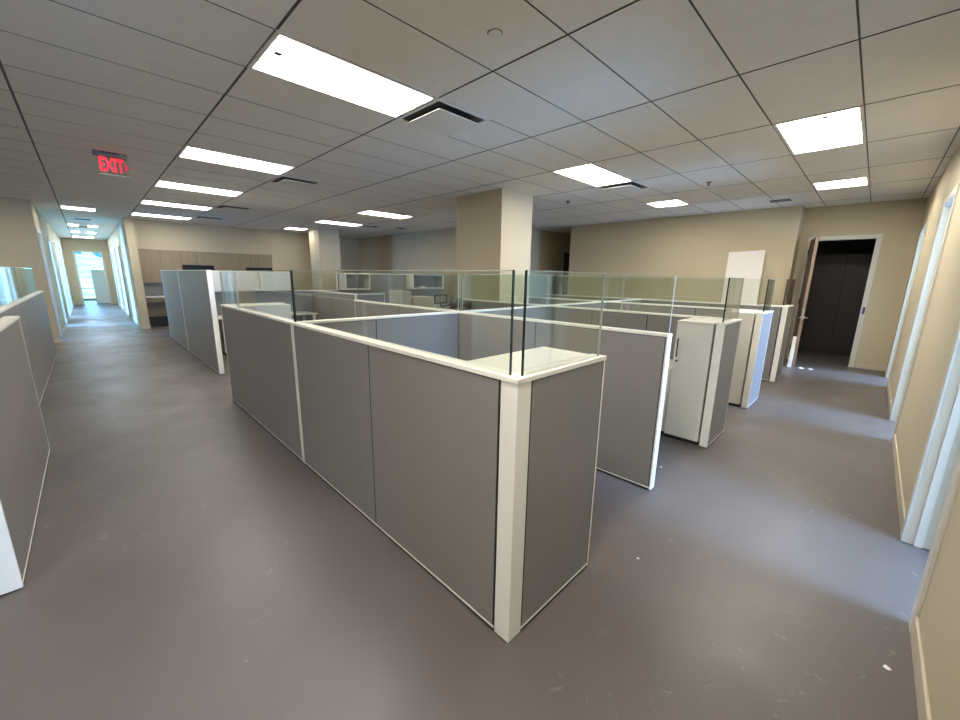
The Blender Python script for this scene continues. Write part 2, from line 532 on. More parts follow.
# raw edge on the closing side
for pl in door.data.polygons:
    if abs(Vector((dx, dy, 0)).dot(pl.normal)) > 0.9: pl.material_index = 1
mb = MB()
for s in (-1, 1):
    a = leafpt(L_ - 0.07, s * th / 2); b_ = leafpt(L_ - 0.07, s * (th / 2 + 0.055)); c_ = leafpt(L_ - 0.19, s * (th / 2 + 0.055))
    mb.tube((*a, 0.93), (*b_, 0.93), 0.013).tube((*b_, 0.93), (*c_, 0.93), 0.012)
    mb.tube((*a, 0.93), (*leafpt(L_ - 0.07, s * (th / 2 + 0.008)), 0.93), 0.035, 16)
mb.build('door_handle', M_CHROME, door)
mb = MB(); mb.quadbox([leafpt(L_, -0.016), leafpt(L_ + 0.003, -0.016), leafpt(L_ + 0.003, 0.016), leafpt(L_, 0.016)], 0.9, 1.1)
mb.build('latch_plate', M_CHROME, door)
for z in (0.25, 1.2, 2.15):
    MB().tube((hx + 0.012, hy + 0.03, z - 0.055), (hx + 0.012, hy + 0.03, z + 0.055), 0.009).build('hinge', M_DARKGREY, door)
tag(B(9.12, DOOR[0] - 0.04, 1.02, 9.136, DOOR[0] - 0.005, 1.14).build('strike_sticker', mat('blue tape', (0.05, 0.06, 0.22), 0.5)), 'small blue strip on the white jamb right of the dark doorway', 'tape')

o = struct('door_4', B(0.02, 14.93, 0.01, 0.06, 15.77, 2.37), M_DOORW)
MB().tube((0.02, 15.0, 1.0), (-0.03, 15.0, 1.0), 0.011).tube((-0.03, 15.0, 1.0), (-0.03, 15.12, 1.0), 0.01).build('door_handle', M_CHROME, o)

# near office door leaf, swung into the office
o = struct('door_3', B(2.385, -4.12, 0.012, 2.425, -3.262, 2.37), M_CASE, 0.002)
B(2.385, -3.262, 0.012, 2.425, -3.235, 2.37).build('hinge_gap_shade', M_BLACK, o)  # solid black strip painting the shade of the open gap
mb = MB().tube((2.385, -4.05, 1.0), (2.33, -4.05, 1.0), 0.011).tube((2.33, -4.05, 1.0), (2.33, -3.93, 1.0), 0.01)
mb.build('door_handle', M_CHROME, o)

# ------------------------------------------------------------------ ceiling lights and vents
def troffer(name, w, d, label, sensor, dim=0):
    r = empty(name, (0, 0, H), label, 'ceiling light', 'recessed ceiling lights')
    f = 0.026
    mb = MB()
    mb.box(0.004, 0.004, H - 0.004, w - 0.004, f + 0.004, H + 0.012).box(0.004, d - f - 0.004, H - 0.004, w - 0.004, d - 0.004, H + 0.012)
    mb.box(0.004, f, H - 0.004, f + 0.004, d - f, H + 0.012).box(w - f - 0.004, f, H - 0.004, w - 0.004, d - f, H + 0.012)
    mb.build('frame', M_VENTW, r)
    s = 0.72
    y1 = f + (d - 2 * f) * s
    B(f + 0.002, f + 0.002, H + 0.001, w - f - 0.002, y1, H + 0.006).build('diffuser', {0: M_DIFF, 1: M_DIFF_F, 2: M_DIFF_R}[int(dim)], r)
    B(f + 0.002, y1, H + 0.002, w - f - 0.002, d - f - 0.002, H + 0.007).build('basket_side', M_DIFF2_F if dim == 1 else M_DIFF2, r)
    if sensor:
        B(0.065, 0.22, H - 0.012, 0.11, 0.265, H + 0.001).build('sensor', M_DARKGREY, r)
    return r
LLAB = {(0, 0): 'largest nearest ceiling light, long lit panel with a small square sensor',
        (0, 5): 'long ceiling light right of the red sign, nearest of the row of four beyond',
        (0, 9): 'long ceiling light, second of the row of four beyond the nearest lamp',
        (0, 13): 'long ceiling light, third of the row of four toward the kitchenette',
        (0, 17): 'long ceiling light nearest the kitchenette wall by the hall mouth',
        (3, 13): 'narrow ceiling light in the middle distance between far column and near column',
        (3, 9): 'ceiling light just left of the near square column, closest to it',
        (3, -4): 'large bright ceiling light at the upper right near the far doorway side',
        (3, 0): 'bright ceiling light right of the near column beside a vent',
        (-1, -4): 'unseen long ceiling light added above the viewpoint to brighten the front run',  # out of view, added to brighten the front partition faces
        (-3, -4): 'unseen long ceiling light added over the left area to brighten the corner post',  # out of view, added to light the white corner post
        (-3, 5): 'unseen long ceiling light over the left cubicles, nearest of three',  # this and the next two hang out of view
        (-3, 9): 'unseen long ceiling light over the left cubicles, middle of three',
        (-3, 13): 'unseen long ceiling light over the left cubicles, farthest of three'}
first = None; fdim = None
for (a, b) in LIGHTS:
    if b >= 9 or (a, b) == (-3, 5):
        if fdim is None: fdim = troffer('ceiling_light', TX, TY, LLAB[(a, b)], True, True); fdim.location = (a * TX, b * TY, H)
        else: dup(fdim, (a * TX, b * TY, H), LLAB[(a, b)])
        continue
    if first is None: first = troffer('ceiling_light', TX, TY, LLAB[(a, b)], True); first.location = (a * TX, b * TY, H)
    else: dup(first, (a * TX, b * TY, H), LLAB[(a, b)])
SLAB = {(3, 17): 'small far ceiling light just left of the far column',
        (5.5, 0): 'small square ceiling light over the long beige wall',
        (5.5, -4): 'small square ceiling light just before the dark open doorway',
        (-1, 17): 'square ceiling light at the mouth of the hall'}
f2 = None; f3 = None
for (a, b) in SQ:
    if b == -4 or (a, b) == (5.5, 0):
        if f3 is None: f3 = troffer('square_ceiling_light', TY, TY, SLAB[(a, b)], False, 2); f3.location = (a * TX, b * TY, H)
        else: dup(f3, (a * TX, b * TY, H), SLAB[(a, b)])
        continue
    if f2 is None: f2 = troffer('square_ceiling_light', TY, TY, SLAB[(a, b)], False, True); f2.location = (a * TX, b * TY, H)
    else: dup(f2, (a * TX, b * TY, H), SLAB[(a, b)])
# small hall lamps
def small_lamp(x, y, w, d, label):
    r = empty('hall_light', (x, y, H), label, 'ceiling light', 'hall ceiling lights')
    B(x, y, H - 0.006, x + w, y + d, H + 0.001).build('frame', M_VENTW, r)
    B(x + 0.01, y + 0.01, H - 0.008, x + w - 0.01, y + d - 0.01, H - 0.005).build('diffuser', M_DIFF, r)
small_lamp(-1.20, 15.25, 0.24, 0.55, 'small hall light, left one of the nearer pair')
small_lamp(-0.76, 15.25, 0.24, 0.55, 'small hall light, right one of the nearer pair')
small_lamp(-1.20, 18.3, 0.24, 0.55, 'small hall light, left one of the farther pair')
small_lamp(-0.76, 18.3, 0.24, 0.55, 'small hall light, right one of the farther pair')
small_lamp(-1.20, 21.35, 0.65, 0.55, 'wide hall light closest to the end door')

def vent(x, y, label, w=TY, d=TY):
    r = empty('ceiling_vent', (x, y, H), label, 'vent', 'square ceiling vents')
    f = 0.03
    mb = MB()
    mb.box(x+.004, y+.004, H - 0.004, x + w-.004, y + f, H + 0.01).box(x+.004, y + d - f, H - 0.004, x + w-.004, y + d-.004, H + 0.01)
    mb.box(x+.004, y + f, H - 0.004, x + f, y + d - f, H + 0.01).box(x + w - f, y + f, H - 0.004, x + w-.004, y + d - f, H + 0.01)
    mb.build('frame', M_VENTW, r)
    # recessed dark throat and the dropped face plate
    mb = MB(); g = 0.03; z1 = H + 0.0079
    mb.box(x + f, y + f, z1 - 0.004, x + w - f, y + d - f, z1)
    mb.build('throat', M_BLACK, r)
    mb = MB(); a = f + 0.05
    mb.box(x + a, y + a, H - 0.034, x + w - a, y + d - a, H - 0.026)
    mb.build('face_plate', M_VENTW, r, 0.003)
    return r
VLAB = {(1, 0): 'square ceiling vent beside the nearest large light', (1, 6): 'square ceiling vent at the end of the second light in the row',
        (1, 12): 'square ceiling vent at the end of the fourth row light', (4, 0): 'square ceiling vent beside the lamp right of the near column',
        (4, 13): 'square ceiling vent near the back wall left of the near column', (1, 16): 'square ceiling vent nearest the kitchenette soffit'}
fv = vent(0, 0, '')
for i, k in enumerate(VENTS):
    if i == 0: fv.location = (k[0] * TX, k[1] * TY, H); fv['label'] = VLAB[k]
    else: dup(fv, (k[0] * TX, k[1] * TY, H), VLAB[k])
# slot diffusers
def slot(x, y, w, d, label):
    r = empty('slot_vent', (x, y, H), label, 'vent', 'dark slot vents')
    B(x, y, H - 0.006, x + w, y + d, H).build('frame', M_DARKGREY, r, 0.002)
    mb = MB()
    for k in range(3): mb.box(x + 0.02, y + 0.02 + k * (d - 0.04) / 3, H - 0.010, x + w - 0.02, y + 0.035 + k * (d - 0.04) / 3, H - 0.006)
    mb.build('slat', M_BLACK, r)
slot(7.83, -1.45, 0.22, 0.30, 'dark slot vent in the ceiling above the corner of the long wall')
slot(5.85, 7.65, 0.30, 0.22, 'dark slot vent in the ceiling before the back wall')
slot(-1.02, 13.1, 0.32, 0.35, 'dark slot vent in the hall ceiling, nearest')
slot(-1.04, 15.9, 0.32, 0.40, 'dark slot vent in the hall ceiling between small lamps')
slot(-2.35, 9.0, 0.30, 0.20, 'dark slot vent in the ceiling by the left beige wall')
# smoke detector and sprinklers
def disc(name, x, y, r1, h1, label, cat, m_, ring=True):
    r = empty(name, (x, y, H), label, cat)
    mb = MB().tube((x, y, H - h1), (x, y, H), r1, 28); mb.build('cover', m_, r, 0.002)
    if ring: MB().tube((x, y, H - h1 * 0.35), (x, y, H - 0.0005), r1 * 1.09, 28).build('ring', M_GRIDGAP, r)
disc('smoke_detector', 0.913, -0.917, 0.042, 0.010, 'round flat white detector on the ceiling tile near the top centre', 'smoke detector', M_VENTW)
def sprinkler(x, y, label):
    r = empty('sprinkler', (x, y, H), label, 'sprinkler', 'ceiling sprinklers')
    MB().tube((x, y, H - 0.008), (x, y, H), 0.045, 20).build('escutcheon', M_CHROME, r)
    MB().tube((x, y, H - 0.045), (x, y, H - 0.008), 0.012, 10).tube((x, y, H - 0.05), (x, y, H - 0.045), 0.022, 16).build('head', M_DARKGREY, r)
sprinkler(5.575, 1.569, 'small round sprinkler on the ceiling right of the near column')
sprinkler(5.66, -0.773, 'small round sprinkler on the ceiling between the two right lamps')
sprinkler(5.2, 7.9, 'small round sprinkler on the ceiling left of the near column')

# exit sign
ex = empty('exit_sign', (-0.59, 4.12, H), 'red lit EXIT sign hanging from the ceiling over the left aisle', 'exit sign')
B(-0.745, 4.07, H - 0.045, -0.435, 4.17, H).build('housing', mat('grey housing', (0.20, 0.18, 0.175), 0.5), ex, 0.004)
B(-0.67, 4.055, H - 0.012, -0.52, 4.072, H - 0.002).build('bracket', M_BLACK, ex)
def exitglass():
    B(-0.715, 4.117, H - 0.247, -0.430, 4.123, H - 0.045).build('clear_plate', M_GLASS, ex)
exitglass()
B(-0.715, 4.113, H - 0.253, -0.430, 4.127, H - 0.247).build('edge_strip', M_TRIM, ex)
def text_mesh(name, body, size, loc, rot, m_, parent, ext=0.002, sx=1.0):
    cu = bpy.data.curves.new(name, 'FONT'); cu.body = body; cu.size = size; cu.extrude = ext
    cu.offset = size * 0.034; cu.align_x = 'CENTER'; cu.align_y = 'CENTER'
    to = bpy.data.objects.new(name, cu); COL.objects.link(to)
    bpy.context.view_layer.update()
    me = bpy.data.meshes.new_from_object(to.evaluated_get(bpy.context.evaluated_depsgraph_get()))
    bpy.data.objects.remove(to)
    me.materials.clear(); me.materials.append(m_)
    me.transform(Matrix.Diagonal((sx, 1, 1, 1)))
    o = bpy.data.objects.new(name, me); COL.objects.link(o)
    o.parent = parent; o.location = Vector(loc) - parent.location; o.rotation_euler = rot
    return o
text_mesh('letters', 'EXIT', 0.215, (-0.592, 4.113, H - 0.146), (math.radians(90), 0, 0), M_RED, ex, sx=0.52)
mb = MB(); b0 = len(mb.v)
xs, zc = -0.470, H - 0.148
mb.v += [(xs, 4.111, zc + 0.06), (xs + 0.04, 4.111, zc), (xs, 4.111, zc - 0.06), (xs, 4.115, zc + 0.06), (xs + 0.04, 4.115, zc), (xs, 4.115, zc - 0.06)]
mb.f += [(0, 2, 1), (3, 4, 5), (0, 1, 4, 3), (1, 2, 5, 4), (2, 0, 3, 5)]; mb.mi += [0] * 5
mb.build('arrow', mat('dim red arrow', (0.5, 0.03, 0.06), 0.4, emit=(1.0, 0.05, 0.1), estr=0.15), ex)

# ------------------------------------------------------------------ cubicle partitions
T = 0.07
def partition(label, axis, c, a, b, seams=(), strips=(), h=1.21, end_a=True, end_b=True, corner_a=False, glass=(), gc=None, group='grey cubicle partitions', cap_over=0.005):
    """axis 'y': runs a..b along y with centre plane x=c ; axis 'x' the other way round"""
    mid = (a + b) / 2
    loc = (c, mid, 0) if axis == 'y' else (mid, c, 0)
    r = empty('cubicle_partition', loc, label, 'partition', group)
    def bx(mb, u0, u1, w0, w1, z0, z1, mi=0):
        if axis == 'y': mb.box(c + w0, u0, z0, c + w1, u1, z1, mi)
        else: mb.box(u0, c + w0, z0, u1, c + w1, z1, mi)
        return mb
    t = T / 2
    ea = 0.014 if end_a else 0.0
    eb = 0.014 if end_b else 0.0
    a2, b2 = a + ea, b - eb
    bx(MB(), a2, b2, -t + 0.0015, t - 0.0015, 0.004, h - 0.02).build('core', M_CORE, r)
    cuts = [a2]
    items = sorted([(s, 0.005) for s in seams] + [(s, 0.03) for s in strips])
    for s, w in items: cuts += [s - w, s + w]
    cuts.append(b2)
    for i in range(0, len(cuts), 2):
        u0, u1 = cuts[i] + (0.008 if i == 0 else 0), cuts[i + 1] - (0.008 if i == len(cuts) - 2 else 0)
        mb = MB(); bx(mb, u0, u1, -t, -t + 0.012, 0.034, h - 0.025); bx(mb, u0, u1, t - 0.012, t, 0.034, h - 0.025)
        mb.build('grey_panel', M_PANEL, r, 0.0015)
    for s in strips:
        bx(MB(), s - 0.028, s + 0.028, -t - 0.001, t + 0.001, 0.012, h - 0.02).build('joint_strip', M_TRIM, r)
    mb = MB(); bx(mb, a2, b2, -t - 0.001, t + 0.001, 0.019, 0.030); mb.build('base_rail', M_TRIM, r)
    mb = MB(); o_ = cap_over
    bx(mb, a, b, -t - o_, t + o_, h - 0.020, h - 0.006)
    bx(mb, a, b, -t - o_, -t + 0.012, h - 0.006, h); bx(mb, a, b, -t + 0.016, t - 0.016, h - 0.006, h); bx(mb, a, b, t - 0.012, t + o_, h - 0.006, h)
    mb.build('top_cap', M_TRIM, r, 0.0015)
    if end_a: bx(MB(), a, a2, -t, t, 0.010, h - 0.020).build('end_trim', M_TRIM, r, 0.002)
    if end_b: bx(MB(), b2, b, -t, t, 0.010, h - 0.020).build('end_trim', M_TRIM, r, 0.002)
    g_ = 0.0 if gc is None else gc - c
    for gg in glass:
        g0, g1 = gg[:2]; sty = gg[2] if len(gg) > 2 else 'll'
        mb = MB(); bx(mb, g0 + 0.004, g1 - 0.004, g_ - 0.005, g_ + 0.005, h, 1.606)
        p = mb.build('glass_pane', M_GLASS, r)
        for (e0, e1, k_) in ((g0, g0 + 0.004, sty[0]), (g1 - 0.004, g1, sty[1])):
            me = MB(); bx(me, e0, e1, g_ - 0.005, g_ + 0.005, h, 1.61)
            me.build('glass_edge', {'d': M_GEDGE, 'l': M_GTOP, 'b': M_GGLINT}[k_], p)
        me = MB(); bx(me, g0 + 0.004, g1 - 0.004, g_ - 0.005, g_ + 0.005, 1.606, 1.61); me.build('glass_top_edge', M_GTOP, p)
    for u in (a + 0.12, b - 0.12):
        pass
    return r

XA = 0.135       # centre plane of the long front run (outer face x = .10)
YN, YC, YF = -1.81, 0.455, 2.745    # near wings, cross spine, far wings
pa = partition('long front grey partition with white corner post and glass on top, nearest the camera', 'y', XA, -1.76, 2.78,
               seams=(-0.73,), strips=(0.46,), end_a=False, glass=((-1.79, 0.445, 'dd'), (0.465, 2.09, 'db'), (2.10, 2.76, 'bl')), gc=0.128)
# square corner post, mitred cap and the near wing
B(0.100, -1.850, 0.004, 0.186, -1.764, 1.19).build('corner_post', M_TRIM, pa, 0.003)
B(0.095, -1.855, 1.19, 0.186, -1.76, 1.21).build('corner_cap', M_TRIM, pa, 0.002)
partition('short grey end wing with glass joined to the white corner post nearest the camera', 'x', YN - 0.005, 0.186, 0.782, end_a=False, glass=((0.150, 0.745, 'dl'),), gc=-1.828)
partition('short grey end wing of the long front run at its far left end', 'x', YF, 0.172, 0.80, end_a=False)
partition('cross partition behind the front run, leftmost bay between first two rows', 'x', YC, 0.172, 1.833, seams=(0.82,), end_a=False, end_b=False)
X2 = 1.868
partition('free standing grey partition with blue lit white end post, second row from the corner', 'y', X2, -1.775, 2.80, strips=(), seams=(-0.62, 0.455, 1.6), glass=((-1.765, 0.44), (0.47, 2.75)))
partition('cross partition in the middle between second and third rows', 'x', YC, 1.905, 3.50, seams=(2.7,), end_a=False, end_b=False, glass=((1.91, 3.49),))
X3 = 3.535
partition('long grey partition behind the white cabinet with black handle', 'y', X3, -1.768, 2.30, seams=(-0.95, -0.25, 0.455, 1.6), end_a=False, glass=((-1.76, -0.62), (-0.61, 0.44), (0.47, 2.2)))
partition('short grey wing ending the third row, beside the cabinet with black handle', 'x', YN, 3.00, 3.60, glass=((3.06, 3.585, 'dl'),))
partition('cross partition between third and fourth rows', 'x', YC, 3.57, 5.20, seams=(4.4,), end_a=False, end_b=False)
X4 = 5.235
partition('long grey partition ending the fourth row from the corner', 'y', X4, -1.768, 2.80, seams=(-0.95, 0.0, 0.455, 1.6), end_a=False, glass=((-1.76, 0.44), (0.47, 2.7)))
partition('short blue tinted wing at the aisle end of the fourth row', 'x', YN, 4.68, 5.31, glass=((4.87, 5.29, 'dl'),))
partition('cross partition between fourth and fifth rows', 'x', YC, 5.27, 6.56, seams=(6.0,), end_a=False, end_b=False)
X5 = 6.595
partition('farthest long grey partition parallel to the beige wall', 'y', X5, -1.768, 2.80, seams=(-0.8, 0.455, 1.6), end_a=False)
partition('farthest short wing, lavender tinted, nearest the wooden door', 'x', YN, 6.56, 7.10)
# left aisle side
pl_ = partition('near left grey partition with blue lit white end, beside the aisle', 'y', -1.475, 0.075, 2.22, seams=(), end_a=False, group='left aisle partitions')
B(-1.515, 0.060, 0.010, -1.438, 0.075, 1.19).build('end_trim', M_TRIM, pl_, 0.002)
tw = empty('storage_tower', (-1.8, 0.26, 0), 'white storage tower at the left picture edge, end face toward the camera', 'cabinet', 'white storage towers')
B(-2.08, 0.064, 0.035, -1.52, 0.46, 1.206).build('body', M_WHITE, tw, 0.001)
B(-2.06, 0.08, 0.0, -1.54, 0.45, 0.035).build('plinth', M_BLACK, tw)
B(-2.10, 0.066, 0.04, -2.082, 0.458, 1.20).build('door', M_WHITE, tw, 0.001)
partition('far left grey partition with glass on top before the beige wall', 'y', -1.635, 2.6, 8.0, seams=(4.4, 5.85), group='left aisle partitions', glass=((2.65, 5.15), (5.17, 7.3)))
partition('low cross partition behind the far left partition', 'x', 5.16, -4.0, -1.68, end_b=False, group='left aisle partitions', glass=((-3.9, -1.7),))
# cluster beyond the cross aisle, tall panels
partition('tall grey partition with a wide white end post beside the aisle, before the kitchenette', 'y', 0.315, 4.345, 9.45, seams=(5.75,), strips=(6.98,), h=1.62, group='tall partitions')
partition('tall cross partition carrying the closed white overhead cabinets', 'x', 6.70, 0.352, 2.30, seams=(1.3,), h=1.62, end_a=False, group='tall partitions')
partition('low cross partition between the tall partitions in the rear cluster', 'x', 6.70, 2.30, 3.38, end_a=False, end_b=False, group='rear low partitions')
partition('tall cross partition carrying the open white overhead bins', 'x', 6.70, 3.38, 6.70, seams=(4.3, 5.3), h=1.62, group='tall partitions')
partition('low partition running back from the white post in the rear cluster', 'y', 2.755, 4.53, 6.66, seams=(5.6,), end_a=False, end_b=False, group='rear low partitions')
partition('short low wing with white post at the front of the rear cluster', 'x', 4.49, 2.72, 3.36, group='rear low partitions')

# ------------------------------------------------------------------ storage towers
def tower(x0, x1, y0, y1, h, label, face='-x', handle=True, hy=None):
    r = empty('storage_tower', ((x0 + x1) / 2, (y0 + y1) / 2, 0), label, 'cabinet', 'white storage towers')
    B(x0 + 0.02, y0 + 0.004, 0.0, x1 - 0.02, y1 - 0.004, 0.035).build('plinth', M_BLACK, r)
    d = 0.019
    if face == '-x':
        B(x0 + d + 0.003, y0, 0.035, x1, y1, h - 0.02).build('body', M_WHITE, r, 0.001)
        door_ = B(x0, y0 + 0.002, 0.04, x0 + d, y1 - 0.002, h - 0.023).build('door', M_WHITE, r, 0.0015)
        xs, s = x0, -1
    else:
        B(x0, y0, 0.035, x1 - d - 0.003, y1, h - 0.02).build('body', M_WHITE, r, 0.001)
        door_ = B(x1 - d, y0 + 0.002, 0.04, x1, y1 - 0.002, h - 0.023).build('door', M_WHITE, r, 0.0015)
        xs, s = x1, 1
    B(x0, y0, h - 0.02, x1, y1, h).build('top', M_WHITE, r, 0.0015)
    if handle:
        hy = y1 - 0.035 if hy is None else hy
        mb = MB().tube((xs, hy, 0.86), (xs + s * 0.03, hy, 0.86), 0.005).tube((xs, hy, 1.02), (xs + s * 0.03, hy, 1.02), 0.005)
        mb.tube((xs + s * 0.03, hy, 0.85), (xs + s * 0.03, hy, 1.03), 0.006)
        mb.build('handle', M_BLACK, door_)
        MB().tube((xs, hy, 0.805), (xs + s * 0.004, hy, 0.805), 0.011, 16).build('lock', M_BLACK, door_)
    return r
tower(0.175, 0.775, -1.762, -1.475, 1.206, 'white topped storage tower inside the nearest corner of the front run', '+x')
tower(3.005, 3.495, -1.758, -1.44, 1.20, 'white storage cabinet with black bar handle and lock at the third row end')
tower(4.685, 5.195, -1.758, -1.44, 1.20, 'plain white storage cabinet at the fourth row end', handle=True)
tower(6.635, 7.09, -1.758, -1.44, 1.20, 'white storage tower tucked behind the farthest wing', '+x')
tower(0.175, 0.775, 2.41, 2.695, 1.206, 'pale storage tower at the far left end of the front run', '+x')
def pedestal(x0, x1, y0, y1, h, label, face, n=3, group='drawer pedestals'):
    r = empty('drawer_pedestal', ((x0 + x1) / 2, (y0 + y1) / 2, 0), label, 'drawer unit', group)
    B(x0 + 0.01, y0 + 0.01, 0, x1 - 0.01, y1 - 0.01, 0.04).build('plinth', M_BLACK, r)
    d = 0.018
    bx0, bx1, by0, by1 = x0, x1, y0, y1
    if face == '-x': bx0 += d + 0.002
    elif face == '-y': by0 += d + 0.002
    B(bx0, by0, 0.04, bx1, by1, h).build('body', M_WHITE, r, 0.002)
    hs = [0.04] + [h * k for k in ((0.44, 0.66, 0.985) if n == 3 else (0.5, 0.985))]
    for i in range(n):
        z0, z1 = hs[i] + 0.003, hs[i + 1] - 0.003
        if face == '-x': q = B(x0, y0 + 0.002, z0, x0 + d, y1 - 0.002, z1)
        else: q = B(x0 + 0.002, y0, z0, x1 - 0.002, y0 + d, z1)
        dr = q.build('drawer', M_WHITE, r, 0.002)
        if i == n - 1:
            if face == '-x': MB().tube((x0, y0 + 0.06, z1 - 0.06), (x0 - 0.004, y0 + 0.06, z1 - 0.06), 0.010, 14).build('lock', M_DARKGREY, dr)
            else: MB().tube((x1 - 0.05, y0, z1 - 0.05), (x1 - 0.05, y0 - 0.004, z1 - 0.05), 0.010, 14).build('lock', M_DARKGREY, dr)
    return r
pedestal(3.03, 3.48, -1.43, -1.03, 0.72, 'white drawer pedestal left of the cabinet with black handle', '-x')
pedestal(0.72, 1.13, 5.98, 6.55, 0.70, 'white drawer pedestal under the rear desk by the tall white post', '-y')
pedestal(3.86, 4.08, 4.52, 5.1, 1.25, 'tall white file cabinet box in the rear cluster, left of a lower one', '-y', group='rear file cabinets')
pedestal(4.14, 4.72, 4.52, 5.0, 1.11, 'lower white file cabinet in the rear cluster below the open bin', '-y', n=2, group='rear file cabinets')
def desk(x0, x1, y0, y1, label, legs):
    r = empty('desk', ((x0 + x1) / 2, (y0 + y1) / 2, 0), label, 'desk', 'white desks')
    B(x0, y0, 0.705, x1, y1, 0.733).build('worktop', M_WHITE, r, 0.004)
    for (lx, ly) in legs:
        B(lx - 0.025, ly - 0.025, 0, lx + 0.025, ly + 0.025, 0.705).build('leg', M_TRIM, r, 0.003)
    return r
desk(0.36, 2.55, 5.93, 6.655, 'white desk below the closed overhead cabinets in the rear cluster', ((0.42, 6.0), (2.48, 6.0), (2.48, 6.6)))
desk(1.92, 3.02, -0.25, 0.41, 'white desk beside the third row partition in the middle cell', ((1.98, -0.18), (2.96, -0.18)))
desk(5.3, 6.6, 5.93, 6.655, 'white desk below the right open overhead bin', ((5.36, 6.0), (6.54, 6.0)))
def overhead(x0, x1, label, doors, open_=False, y0=6.33, y1=6.664, z0=1.215, z1=1.61):
    r = empty('overhead_cabinet', ((x0 + x1) / 2, y1, z0), label, 'overhead cabinet', 'overhead cabinets')
    t = 0.03
    mb = MB().box(x0, y0, z0, x1, y1, z0 + t).box(x0, y0, z1 - 0.02, x1, y1, z1).box(x0, y0, z0 + t, x0 + 0.035, y1, z1 - 0.02).box(x1 - 0.035, y0, z0 + t, x1, y1, z1 - 0.02)
    mb.build('carcass', M_WHITE, r, 0.002)
    B(x0 + 0.035, y1 - 0.02, z0 + t, x1 - 0.035, y1, z1 - 0.02).build('back', M_PANEL, r)
    if not open_:
        w = (x1 - x0) / doors
        for i in range(doors):
            B(x0 + i * w + 0.003, y0 - 0.02, z0 + 0.01, x0 + (i + 1) * w - 0.003, y0 - 0.001, z1 - 0.004).build('door', M_WHITE, r, 0.003)
    return r
overhead(0.36, 1.53, 'closed white overhead cabinet nearest the tall white post', 2)
overhead(1.54, 2.20, 'closed white overhead cabinet right of the wider one', 1)
overhead(3.42, 4.10, 'open white overhead bin, left one of the two, nearer the far column', 0, True)
overhead(5.40, 6.50, 'open white overhead bin, right one of the two, holding white paper', 0, True)
# paper inside the right bin
B(5.72, 6.42, 1.246, 5.95, 6.6, 1.262).box(5.75, 6.45, 1.262, 5.90, 6.58, 1.285)
tag(B(5.72, 6.42, 1.246, 5.95, 6.6, 1.262).box(5.75, 6.45, 1.262, 5.90, 6.58, 1.285).build('paper_stack', M_WB), 'small pile of white paper in the right open bin', 'paper')
# empty monitor bracket on an arm clamped to the third row partition
mo = empty('monitor_arm', (3.5, 2.0, 1.0), 'black monitor arm with an empty square bracket above the middle partitions', 'monitor arm')
mb = MB().box(2.735, 1.99, 1.165, 2.99, 2.005, 1.185).box(2.735, 1.99, 1.285, 2.99, 2.005, 1.305).box(2.735, 1.99, 1.185, 2.757, 2.005, 1.285).box(2.968, 1.99, 1.185, 2.99, 2.005, 1.285)
mb.build('bracket', M_BLACK, mo, 0.002)
MB().tube((2.86, 2.0, 1.165), (2.88, 2.01, 1.12), 0.012).tube((2.88, 2.01, 1.12), (3.14, 2.03, 1.13), 0.014).build('arm', M_BLACK, mo)
MB().tube((3.14, 2.03, 1.07), (3.14, 2.03, 1.25), 0.05, 16).tube((3.26, 2.03, 1.08), (3.26, 2.03, 1.235), 0.055, 16).tube((3.14, 2.03, 1.15), (3.26, 2.03, 1.15), 0.03).build('joint', M_BLACK, mo, smooth=True)
MB().tube((3.26, 2.03, 1.12), (3.50, 2.03, 1.12), 0.022).box(3.485, 1.97, 1.05, 3.50, 2.09, 1.17).build('clamp', M_BLACK, mo)

# ------------------------------------------------------------------ kitchenette
def kdoor(x0, x1, z0, z1, y, parent):
    B(x0 + 0.002, y - 0.02, z0, x1 - 0.002, y, z1).build('door', M_WOOD, parent, 0.001)
def upper(x0, x1, z0, doors, label):
    r = empty('wall_cabinet', ((x0 + x1) / 2, 12.2, z0), label, 'wall cabinet', 'kitchenette wall cabinets')
    B(x0 + 0.001, 11.88, z0, x1 - 0.001, 12.19, 2.188).build('body', M_WOOD, r)
    xs = [x0] + list(doors) + [x1]
    for i in range(len(xs) - 1): kdoor(xs[i], xs[i + 1], z0 + 0.001, 2.186, 11.88, r)
upper(0.085, 1.05, 1.27, (0.565,), 'tall pair of oak wall cabinet doors, leftmost in the kitchenette')
upper(1.05, 1.86, 1.79, (1.44,), 'short oak wall cabinet over the left dark gap')
upper(1.86, 2.72, 1.27, (2.31,), 'oak wall cabinet between the two dark gaps')
upper(2.72, 3.52, 1.76, (3.14,), 'short oak wall cabinet over the right dark gap')
def niche(x0, x1, z, label):
    r = empty('kitchen_niche', ((x0 + x1) / 2, 12.1, 0), label, 'alcove', 'kitchenette alcoves')
    B(x0 + 0.003, 12.17, 0.9, x1 - 0.003, 12.19, z - 0.003).build('shade_back', M_CLOSET, r)  # dark lining paints the shade inside the alcove
    B(x0 + 0.003, 11.9, 0.9, x0 + 0.02, 12.17, z - 0.003).box(x1 - 0.02, 11.9, 0.9, x1 - 0.003, 12.17, z - 0.003).build('shade_side', M_CLOSET, r)
niche(1.05, 1.86, 1.79, 'alcove under the left short oak cabinet, its shade painted dark')
niche(2.72, 3.52, 1.76, 'alcove under the right short oak cabinet, its shade painted dark')
B0 = empty('base_cabinet', (2.3, 11.9, 0), 'oak base cabinet run under the pale kitchenette counter', 'base cabinet')
B(1.05, 11.62, 0.10, 3.52, 12.19, 0.86).build('body', M_WOOD, B0)
B(1.05, 11.68, 0.0, 3.52, 12.15, 0.10).build('plinth', M_BLACK, B0)
